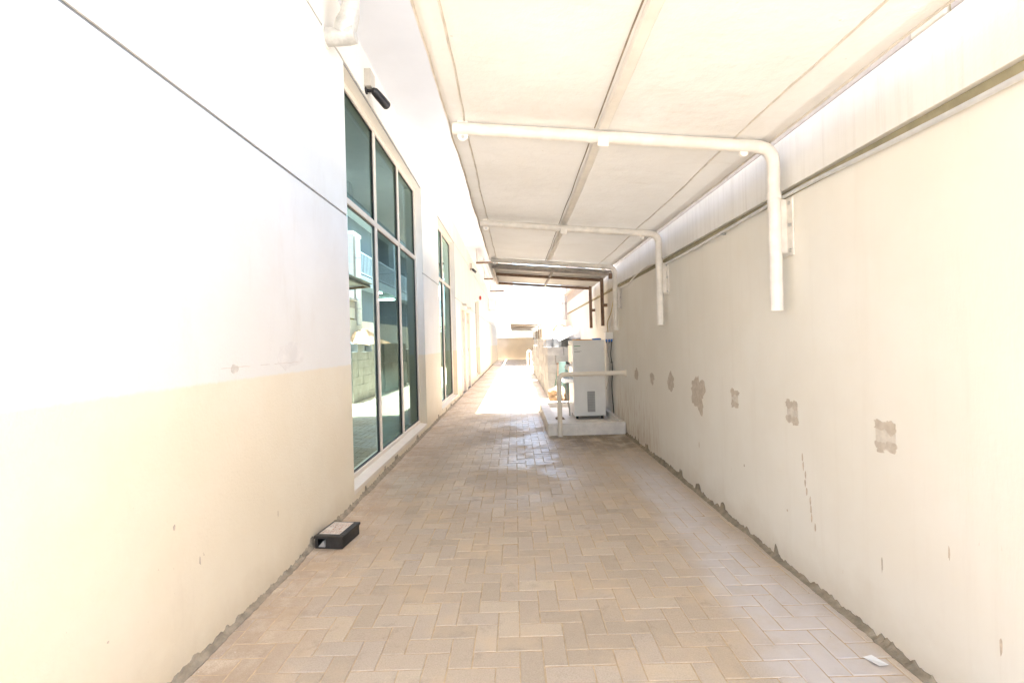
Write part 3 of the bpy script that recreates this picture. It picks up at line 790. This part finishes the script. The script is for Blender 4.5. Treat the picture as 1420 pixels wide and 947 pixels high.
# outdoor air-conditioning units on the far wall
def ac_unit(y, z, label):
    t = thing('condenser_unit', (LW, y, z), label, 'air conditioner', 'air-conditioning units on the far wall')
    MB().box(LW + 0.08, LW + 0.40, y - 0.42, y + 0.42, z, z + 0.6).build('casing', 'white_enamel', t, bevel=0.015)
    MB().tube([(LW + 0.401, y - 0.1, z + 0.3), (LW + 0.412, y - 0.1, z + 0.3)], 0.24, 20).build('fan_grille', 'grille', t)
    for s_ in (-0.3, 0.3):
        MB().bar((LW + 0.001, y + s_, z - 0.015), (LW + 0.42, y + s_, z - 0.015), 0.03, 0.028).build('bracket', 'steel', t)
ac_unit(26.0, 3.15, 'white air-conditioning condenser on wall brackets, the one next to the hanging pipes')
ac_unit(28.2, 3.15, 'white air-conditioning condenser on wall brackets, the one towards the end wall')

# ------------------------------------------------------------------ bait box
bb = thing('bait_box', (-1.25, 3.27, 0), 'black rodent bait box with faded red printed label at the foot of the wall', 'bait box')
bb.rotation_euler = (0, 0, R(-7))
def lb(m, name, mat, par, **kw):
    o = m.build(name, mat, None, **kw); o.parent = par; return o
bm_ = MB()
X0, X1, Y0, Y1 = -0.095, 0.095, -0.125, 0.125
bm_.box(X0, X1, Y0, Y1, 0.0015, 0.008)
bm_.box(X1 - 0.008, X1, Y0, Y1, 0.008, 0.066); bm_.box(X0, X0 + 0.008, Y0, Y1, 0.008, 0.066)
bm_.box(X0 + 0.008, X1 - 0.008, Y1 - 0.008, Y1, 0.008, 0.066)
bm_.box(X0 + 0.075, X1 - 0.008, Y0, Y0 + 0.008, 0.008, 0.066); bm_.box(X0 + 0.008, X0 + 0.018, Y0, Y0 + 0.008, 0.008, 0.066)
bm_.box(X0 + 0.07, X0 + 0.075, Y0 + 0.008, Y1 - 0.008, 0.008, 0.066)
lb(bm_, 'box_body', 'black_box', bb)
lid = lb(MB().box(X0 - 0.006, X1 + 0.008, Y0 - 0.008, Y1 + 0.006, 0.067, 0.086), 'lid', 'black_box', bb, bevel=0.006)
lab = MB().box(-0.082, 0.062, -0.095, 0.112, 0.0862, 0.0872)
ll = lb(lab, 'printed_label', 'label', bb)
pr = MB()
for q in range(7):
    yq = -0.075 + q * 0.026
    if q in (2, 3):
        pr.box(-0.03, 0.025, yq, yq + 0.006, 0.0873, 0.0876); pr.box(-0.03, -0.022, yq, yq + 0.02, 0.0873, 0.0876); pr.box(0.017, 0.025, yq, yq + 0.02, 0.0873, 0.0876)
    else:
        x = -0.075
        while x < 0.045:
            l = random.uniform(0.008, 0.03); pr.box(x, min(x + l, 0.055), yq, yq + 0.008, 0.0873, 0.0876); x += l + 0.006
lb(pr, 'print', 'label_red', bb)
wedge = MB().add([(-0.078, -0.118, 0.0085), (-0.03, -0.118, 0.0085), (-0.04, -0.118, 0.05), (-0.078, -0.06, 0.0085), (-0.03, -0.06, 0.0085), (-0.04, -0.06, 0.05)],
                 [(0, 1, 2), (3, 5, 4), (0, 3, 4, 1), (1, 4, 5, 2), (2, 5, 3, 0)])
lb(wedge, 'inner_ramp', 'grey_plastic', bb)
for y in (-0.10, 0.10):
    lb(MB().tube([(0.088, y, 0.086), (0.088, y, 0.0885)], 0.009, 10), 'lock_knob', 'black', bb)

# ------------------------------------------------------------------ tray, water cooler, rail
TX0, TX1, TY0, TY1, TT, TH = 0.44, RW - 0.012, 6.72, 9.24, 0.145, 0.172
tr = thing('curb_tray', (1.0, 8.0, 0), 'low white painted concrete curb tray under the water cooler', 'curb')
TB = -0.002
MB().box(TX0, TX0 + TT, TY0, TY1, TB, TH).build('side_curb', 'tray', tr, bevel=0.007)
MB().box(TX0 + TT + 0.001, TX1, TY0, TY0 + TT, TB, TH - 0.002).build('front_curb', 'tray', tr, bevel=0.007)
MB().box(TX0 + TT + 0.001, TX1, TY1 - TT, TY1, TB, TH - 0.002).build('back_curb', 'tray', tr, bevel=0.007)
MB().box(TX1 - 0.05, TX1, TY0 + TT + 0.001, TY1 - TT - 0.001, TB, TH - 0.004).build('wall_curb', 'tray', tr, bevel=0.005)
MB().box(TX0 + TT + 0.001, TX1 - 0.051, TY0 + TT + 0.001, TY1 - TT - 0.001, TB, 0.075).build('tray_floor', 'tray', tr)

wc = thing('water_cooler', (1.17, 7.95, 0.075), 'tall white drinking water cooler with grey side grille standing in the tray', 'water cooler')
CX0, CX1, CY0, CY1, CZ0, CZ1 = 0.925, 1.43, 7.62, 8.28, 0.125, 1.315
body = MB().box(CX0, CX1, CY0, CY1, CZ0, CZ1).build('cabinet', 'white_enamel', wc, bevel=0.014, seg=3)
MB().box(CX0 - 0.004, CX1 + 0.004, CY0 - 0.004, CY1 + 0.004, CZ1 + 0.001, CZ1 + 0.022).build('top_cover', 'white_enamel', wc, bevel=0.006)
gr = MB().box(1.137, 1.260, CY0 - 0.002, CY0 + 0.01, 0.19, 0.52).build('grille', 'grille', wc)
for q in range(16):
    MB().box(1.142, 1.255, CY0 - 0.005, CY0 - 0.0022, 0.197 + q * 0.02, 0.207 + q * 0.02).build('slat', 'grey_mark' if q % 2 else 'grille', gr)
MB().box(CX0 - 0.006, CX0 - 0.001, CY0 + 0.05, CY1 - 0.05, 0.72, 1.26).build('tap_panel', 'chrome', wc)
for q, y in enumerate((7.76, 7.95, 8.14)):
    tp = MB().tube([(CX0 - 0.006, y, 0.93), (CX0 - 0.06, y, 0.93), (CX0 - 0.075, y, 0.90), (CX0 - 0.075, y, 0.86)], 0.013, 10).build('tap', 'chrome', wc, smooth=True)
    MB().tube([(CX0 - 0.05, y, 0.935), (CX0 - 0.05, y, 0.985)], 0.009, 8).build('lever', 'black', tp, smooth=True)
dt = MB().box(CX0 - 0.15, CX0 - 0.001, CY0 + 0.03, CY1 - 0.03, 0.66, 0.668)
dt.box(CX0 - 0.15, CX0 - 0.144, CY0 + 0.03, CY1 - 0.03, 0.668, 0.72); dt.box(CX0 - 0.144, CX0 - 0.001, CY0 + 0.03, CY0 + 0.036, 0.668, 0.72); dt.box(CX0 - 0.144, CX0 - 0.001, CY1 - 0.036, CY1 - 0.03, 0.668, 0.72)
dt.build('drip_tray', 'chrome', wc)
MB().tube([(CX0 - 0.07, 7.95, 0.66), (CX0 - 0.07, 7.95, 0.35), (CX0 - 0.04, 7.95, 0.2), (CX0 - 0.04, 7.95, 0.085)], 0.014, 10).build('drain_hose', 'grey_plastic', wc, smooth=True)
for x in (CX0 + 0.05, CX1 - 0.05):
    for y in (CY0 + 0.05, CY1 - 0.05):
        MB().tube([(x, y, 0.0755), (x, y, 0.126)], 0.022, 12).build('foot', 'black', wc)
MB().box(CX0 + 0.02, CX0 + 0.12, CY0 - 0.0035, CY0 - 0.0005, 1.242, 1.252).build('green_print', 'green_mark', wc)
for z, l in ((1.195, 0.05), (1.16, 0.12), (1.15, 0.09)):
    MB().box(CX0 + 0.02, CX0 + 0.02 + l, CY0 - 0.0032, CY0 - 0.0005, z, z + 0.005).build('small_print', 'grey_mark', wc)
tag(MB().add([(0.98, 7.66, 1.3385), (1.24, 7.64, 1.3385), (1.25, 8.05, 1.3385), (0.97, 8.02, 1.3385), (0.98, 7.66, 1.353), (1.24, 7.64, 1.35), (1.25, 8.05, 1.352), (0.97, 8.02, 1.36)],
             [(0, 3, 2, 1), (4, 5, 6, 7), (0, 1, 5, 4), (1, 2, 6, 5), (2, 3, 7, 6), (3, 0, 4, 7)]).build('orange_board', 'orange', None),
    'thin orange board lying on top of the water cooler', 'board')
tag(MB().tube([(1.33, 7.75, 1.338), (1.33, 7.75, 1.352), (1.33, 7.75, 1.362), (1.33, 7.75, 1.366)], [0.075, 0.078, 0.070, 0.04], 20).build('blue_tub_cover', 'blue', None, smooth=True),
    'round blue plastic lid on top of the water cooler', 'lid')

hr = thing('guard_rail', (0.6, 6.66, 0), 'cream bent pipe rail in front of the water cooler, fixed to the boundary wall', 'rail')
MB().tube([(0.602, 6.66, 0.0005), (0.602, 6.66, 0.78)] + arc((0.682, 6.66, 0.785), (-1, 0, 0), (0, 0, 1), 0.08, 0, math.pi / 2) + [(0.9, 6.66, 0.866), (RW - 0.012, 6.67, 0.868)], 0.033, 18).build('pipe', 'rail', hr, smooth=True)
MB().tube([(RW - 0.016, 6.67, 0.868), (RW - 0.001, 6.67, 0.868)], 0.055, 18).build('wall_flange', 'rail', hr, smooth=True)
MB().tube([(0.602, 6.66, 0.001), (0.602, 6.66, 0.030)], 0.0385, 18).build('foot_socket', 'rail', hr, smooth=True)

fl = thing('water_filter', (1.48, 7.5, 1.3), 'white water filter box with blue fittings on the boundary wall', 'filter')
MB().box(1.425, RW - 0.001, 7.44, 7.56, 1.345, 1.455).build('housing', 'white_enamel', fl, bevel=0.012)
for x in (1.445, 1.485, 1.525):
    ft = MB().tube([(x, 7.5, 1.344), (x, 7.5, 1.305)], 0.016, 12).build('fitting', 'blue', fl, smooth=True)
    MB().tube([(x, 7.5, 1.3045), (x, 7.5, 1.285)], 0.011, 10).build('nut', 'black', ft, smooth=True)
MB().tube(smooth_path([(1.445, 7.5, 1.284), (1.46, 7.5, 1.15), (1.49, 7.52, 0.95), (1.47, 7.55, 0.7), (1.445, 7.62, 0.55)]), 0.006, 8).build('hose', 'grey_plastic', fl, smooth=True)
MB().tube(smooth_path([(1.525, 7.5, 1.284), (1.50, 7.48, 1.1), (1.52, 7.46, 0.9), (1.51, 7.5, 0.6), (1.53, 7.5, 0.18)]), 0.007, 8).build('hose', 'black', fl, smooth=True)
MB().tube([(1.535, 7.48, 0.98), (1.49, 7.48, 0.98), (1.47, 7.48, 0.95)], 0.012, 10).build('stop_valve', 'chrome', fl, smooth=True)
MB().tube(smooth_path([(1.47, 7.5, 1.456), (1.45, 7.42, 1.6), (1.485, 7.3, 1.75), (1.50, 7.15, 1.95), (1.49, 6.98, 2.05)]), 0.006, 8).build('cable', 'yellow_cable', fl, smooth=True)

# ------------------------------------------------------------------ block stacks and clutter behind the tray
def stack(y0, ny_, rows, label, seed, near=True):
    t = thing('block_stack', (1.14, y0 + ny_ * 0.2, 0), label, 'blocks', 'stacks of concrete blocks by the boundary wall')
    rr = random.Random(seed)
    L, W, Hh = 0.40, 0.195, 0.20
    me = bpy.data.meshes.new('block')
    b = MB().box(-W / 2 + 0.003, W / 2 - 0.003, -L / 2 + 0.003, L / 2 - 0.003, 0.001, Hh - 0.002)
    me.from_pydata(b.v, [], b.f); me.materials.append(M['block'])
    for k in range(rows):
        for i in range(4):
            for j in range(ny_):
                shell = i == 0 or j == 0 or k >= rows - 1
                if not shell: continue
                if k == rows - 1 and rr.random() < 0.3: continue
                o = place(me, 'block', t, (0.75 + W * (i + 0.5) + rr.uniform(-0.008, 0.008), y0 + L * (j + 0.5) + rr.uniform(-0.006, 0.006), k * Hh))
                o.rotation_euler = (0, 0, rr.gauss(0, 0.012))
    MB().box(0.75 + W + 0.02, 0.75 + 4 * W, y0 + L + 0.02, y0 + L * ny_ - 0.01, 0.0, (rows - 1) * Hh - 0.003).build('inner_blocks', 'block', t)
stack(11.15, 6, 7, 'tall stack of grey concrete blocks just behind the tray, beside the boundary wall', 1)
stack(13.75, 7, 7, 'middle stack of grey concrete blocks in the row along the boundary wall', 2)
stack(16.75, 9, 6, 'long lower stack of grey concrete blocks at the end of the row', 3)

def crumple(name, mat, cx, cy_, cz, lx, ly, hz, seed, label, cat, n=22, fn=None, rot=0.0):
    v, f = [], []
    for j in range(n + 1):
        for i in range(n + 1):
            u, q = i / n * 2 - 1, j / n * 2 - 1
            a = fn(u, q) if fn else (1 - u * u) * (1 - q * q)
            d = 0.5 * noise.noise((u * 2.2, q * 2.2, seed)) + 0.3 * noise.noise((u * 6, q * 6, seed + 2))
            x = u * lx * (1 + 0.15 * noise.noise((q * 2, seed, 0))); y = q * ly * (1 + 0.15 * noise.noise((u * 2, seed, 4)))
            x, y = x * math.cos(rot) - y * math.sin(rot), x * math.sin(rot) + y * math.cos(rot)
            v.append((cx + x, cy_ + y, cz + max(0.004, hz * (a + d * 0.45 * (0.3 + a)))))
    for j in range(n):
        for i in range(n):
            a = j * (n + 1) + i; f.append((a, a + 1, a + n + 2, a + n + 1))
    o = MB().add(v, f).build(name, mat, None, smooth=True)
    s4 = o.modifiers.new('thick', 'SOLIDIFY'); s4.thickness = 0.006; s4.offset = -1
    return tag(o, label, cat)
crumple('plastic_sheet', 'tarp', 1.16, 14.0, 1.36, 0.36, 1.35, 0.62, 3, 'crumpled peach coloured sheeting heaped on the block stacks', 'sheeting', 30,
        lambda u, q: max(0, (1 - abs(q + 0.1) ** 1.6)) * (0.55 + 0.45 * u) * (1 - u ** 6))
crumple('plastic_bag', 'bag', 1.17, 11.5, 1.398, 0.26, 0.28, 0.26, 8, 'crumpled white plastic bag on the corner of the block stack', 'bag')
bd = MB().bar((0.98, 11.25, 1.43), (1.40, 11.35, 1.60), 0.30, 0.02, up=(-0.3, -0.75, 0.6)).build('board', 'board', None)
tag(bd, 'pale board propped at an angle on top of the block stack', 'board')

# sack: a lumpy closed body
def lump(name, mat, c, s_, seed, amp, label, cat, flat=0.25):
    bm = bmesh.new(); bmesh.ops.create_icosphere(bm, subdivisions=4, radius=1.0)
    for v in bm.verts:
        q = 1 + amp * noise.noise(v.co * 1.6 + Vector((seed, 0, 0))) + amp * 0.5 * noise.noise(v.co * 4.5 + Vector((0, seed, 0)))
        v.co = Vector((v.co.x * s_[0] * q, v.co.y * s_[1] * q, max(v.co.z * q, -1 + flat) * s_[2]))
    zmin = min(v.co.z for v in bm.verts)
    for v in bm.verts: v.co += Vector((c[0], c[1], c[2] - zmin))
    for f in bm.faces: f.smooth = True
    me = bpy.data.meshes.new(name); bm.to_mesh(me); bm.free(); me.materials.append(M[mat])
    return tag(place(me, name), label, cat)
lump('sack', 'sack', (0.87, 10.15, 0.001), (0.20, 0.30, 0.22), 3, 0.35, 'lumpy brown sack on the paving behind the tray', 'sack')

# green netting draped over a small metal trestle in front of the blocks
tt = thing('trestle', (1.15, 10.75, 0), 'small dark metal trestle under green netting in front of the block stack', 'trestle')
MB().bar((0.93, 10.75, 0.83), (1.42, 10.75, 0.83), 0.05, 0.04).build('top_bar', 'brown_steel', tt)
for x in (0.96, 1.39):
    for s_ in (-1, 1):
        MB().bar((x, 10.75 + s_ * 0.015, 0.815), (x + (-0.05 if x < 1.1 else 0.05), 10.75 + s_ * 0.2, 0.001), 0.03, 0.03, up=(1, 0, 0)).build('leg', 'brown_steel', tt)
v, f = [], []; n, m_ = 26, 12
for j in range(m_ + 1):
    t = j / m_
    for i in range(n):
        a = 2 * math.pi * i / n
        rx, ry = 0.24 + 0.10 * t, 0.035 + 0.25 * t
        fo = 1 + 0.10 * t * math.sin(a * 7 + 1.3) + 0.06 * noise.noise((math.cos(a) * 2, math.sin(a) * 2, t * 2))
        v.append((1.175 + math.cos(a) * rx * fo * 0.93, 10.75 + math.sin(a) * ry * fo, 0.865 - 0.70 * t - 0.015 * math.sin(a * 5) * t))
for j in range(m_):
    for i in range(n):
        k = (i + 1) % n; f.append((j * n + i, j * n + k, (j + 1) * n + k, (j + 1) * n + i))
f.append(tuple(range(n)))
tag(MB().add(v, f).build('netting', 'net', None, smooth=True), 'green netting draped over a trestle in front of the block stack', 'netting')

# rag in the tray, scraps on the ground
crumple('rag', 'sack', 0.70, 7.75, 0.0755, 0.07, 0.10, 0.045, 21, 'small dark brown rag lying in the tray beside the cooler', 'rag', 10)
crumple('blue_rag', 'blue', 0.44, 22.0, 0.001, 0.22, 0.35, 0.05, 23, 'blue cloth scrap on the sunlit paving', 'cloth', 8)
tag(MB().add([(1.395, 1.955, 0.0025), (1.435, 1.962, 0.006), (1.462, 1.905, 0.003), (1.415, 1.892, 0.009), (1.395, 1.955, 0.0037), (1.435, 1.962, 0.0072), (1.462, 1.905, 0.0042), (1.415, 1.892, 0.0102)],
             [(0, 3, 2, 1), (4, 5, 6, 7), (0, 1, 5, 4), (1, 2, 6, 5), (2, 3, 7, 6), (3, 0, 4, 7)]).build('paper_scrap', 'paper', None), 'small white paper scrap on the paving near the boundary wall', 'paper')
gm = MB(); rg = random.Random(5)
for q in range(260):
    side = rg.random()
    x = LW + 0.03 + abs(rg.gauss(0, 0.12)) if side < 0.42 else (RW - 0.04 - abs(rg.gauss(0, 0.15)) if side < 0.85 else rg.uniform(-1.2, 1.4))
    y = 1.6 + rg.random() ** 1.5 * 5.0; s_ = rg.uniform(0.0015, 0.0042)
    if not (PX0 + 0.03 < x < PX1 - 0.03): continue
    pt = [(x + s_ * rg.uniform(0.6, 1.3) * a, y + s_ * rg.uniform(0.6, 1.3) * b, 0.0005 + s_ * c * 0.8 + 0.0) for a, b, c in ((1, 0, 0), (-1, 0.2, 0), (0, 1, 0), (0.1, -1, 0), (0, 0, 1.6))]
    gm.add(pt, [(0, 2, 4), (2, 1, 4), (1, 3, 4), (3, 0, 4), (0, 3, 1, 2)])
tag(gm.build('grit', 'pebble', None), 'loose pale grit scattered along the foot of the walls', 'grit', kind='stuff')

# white hoop far down the alley
hoop = thing('pipe_hoop', (0.62, 21.7, 0), 'low white pipe hoop standing by the end of the block stacks', 'hoop')
MB().tube([(0.56, 21.7, 0.001), (0.56, 21.7, 0.85)] + arc((0.64, 21.7, 0.85), (-1, 0, 0), (0, 0, 1), 0.08, 0, math.pi, 10) + [(0.72, 21.7, 0.85), (0.72, 21.7, 0.001)], 0.04, 12).build('pipe', 'pipe_white', hoop, smooth=True)
MB().tube([(0.56, 21.7, 0.001), (0.56, 21.7, 0.02)], 0.06, 12).build('foot', 'pipe_white', hoop, smooth=True)

# ------------------------------------------------------------------ beyond the lean-to
tw = thing('wall_pier', (RW + 0.2, 14.1, 2.1), 'pale cream pier rising from the boundary wall behind the white downpipe', 'pier')
MB().box(RW + 0.02, RW + 0.32, 13.82, 14.5, 2.10, 4.6).build('shaft', 'coping', tw)
MB().box(RW - 0.01, RW + 0.35, 13.80, 14.53, 4.601, 4.7).build('cap', 'pale_wall', tw)
dp = thing('downpipe', (1.44, 13.9, 2.0), 'white downpipe on the pale pier above the block stacks', 'pipe')
MB().tube([(1.465, 13.95, 1.96), (1.465, 13.95, 4.55)], 0.075, 16).build('pipe', 'pipe_white', dp, smooth=True)
for z in (2.42, 3.9):
    MB().tube([(1.465, 13.95, z), (1.465, 13.95, z + 0.03)], 0.082, 16).build('clamp', 'steel', dp)
    MB().box(1.53, RW + 0.021, 13.94, 13.96, z, z + 0.03).build('clamp_strap', 'steel', dp)
ew = thing('end_wall', (0, 38.05, 0), 'low peach painted wall closing the far end of the alley', 'wall')
MB().box(-1.8, 1.9, 38.0, 38.25, -0.03, 1.64).build('wall', 'far_wall', ew)
MB().box(-1.85, 1.95, 37.97, 38.28, 1.641, 1.70).build('coping', 'far_wall', ew)
f2 = thing('lean_to_roof', (0.6, 32, 2.2), 'far grey lean-to roof over the paving in front of the end wall', 'roof')
def l2(x, y): return 2.33 - 0.011 * (y - 27) - 0.03 * (x - 0.6)
v, f = [], []; n = 60
for i in range(n + 1):
    y = 27.0 + 10.9 * i / n; dz = 0.012 * math.cos(i * math.pi / 2)
    for x in (-0.25, 1.52): v.append((x, y, l2(x, y) + 0.05 + dz))
for i in range(n): f.append((2 * i, 2 * i + 1, 2 * i + 3, 2 * i + 2))
o = MB().add(v, f).build('roof_sheet', 'sheet', f2, smooth=True)
s5 = o.modifiers.new('thick', 'SOLIDIFY'); s5.thickness = 0.004; s5.offset = 1
for y in (27.05, 29.7, 32.4, 35.1, 37.8):
    MB().bar((-0.22, y, l2(-0.22, y)), (RW - 0.001, y, l2(1.5, y)), 0.05, 0.05).build('beam', 'brown_steel', f2)
    MB().box(1.47, 1.52, y - 0.025, y + 0.025, 1.55, l2(1.5, y) - 0.03).build('post', 'brown_steel', f2)
nb = thing('added_building', (9, 30, 0), 'added dark grey building with a white balcony rail, mirrored in the tall windows', 'building')  # added opposite, toned dark so the panes mirror it instead of bright sky
MB().box(6.0, 14.0, 2.0, 60.0, -0.03, 12.0).build('wall', 'slate', nb)
bc = MB().box(5.2, 5.999, 24.0, 58.0, 4.72, 5.26).build('balcony', 'slab', nb)
MB().bar((5.24, 24.0, 6.50), (5.24, 58.0, 6.50), 0.06, 0.06).build('handrail', 'railing', bc)
MB().bar((5.24, 24.0, 5.38), (5.24, 58.0, 5.38), 0.05, 0.05).build('bottom_rail', 'railing', bc)
bal = MB().box(5.222, 5.258, 24.1, 24.136, 5.40, 6.47).build('baluster', 'railing', bc)
for q in range(1, 130):
    b2 = bal.copy(); C.objects.link(b2); b2.location.y += q * 0.26
for y in (24.0, 33.0, 45.0):
    MB().box(5.21, 5.55, y - 0.25, y + 0.10, 5.262, 8.6).build('balcony_post', 'slab', bc)
MB().box(5.1, 5.999, 23.5, 58.5, 8.601, 9.0).build('balcony_roof', 'slab', nb)
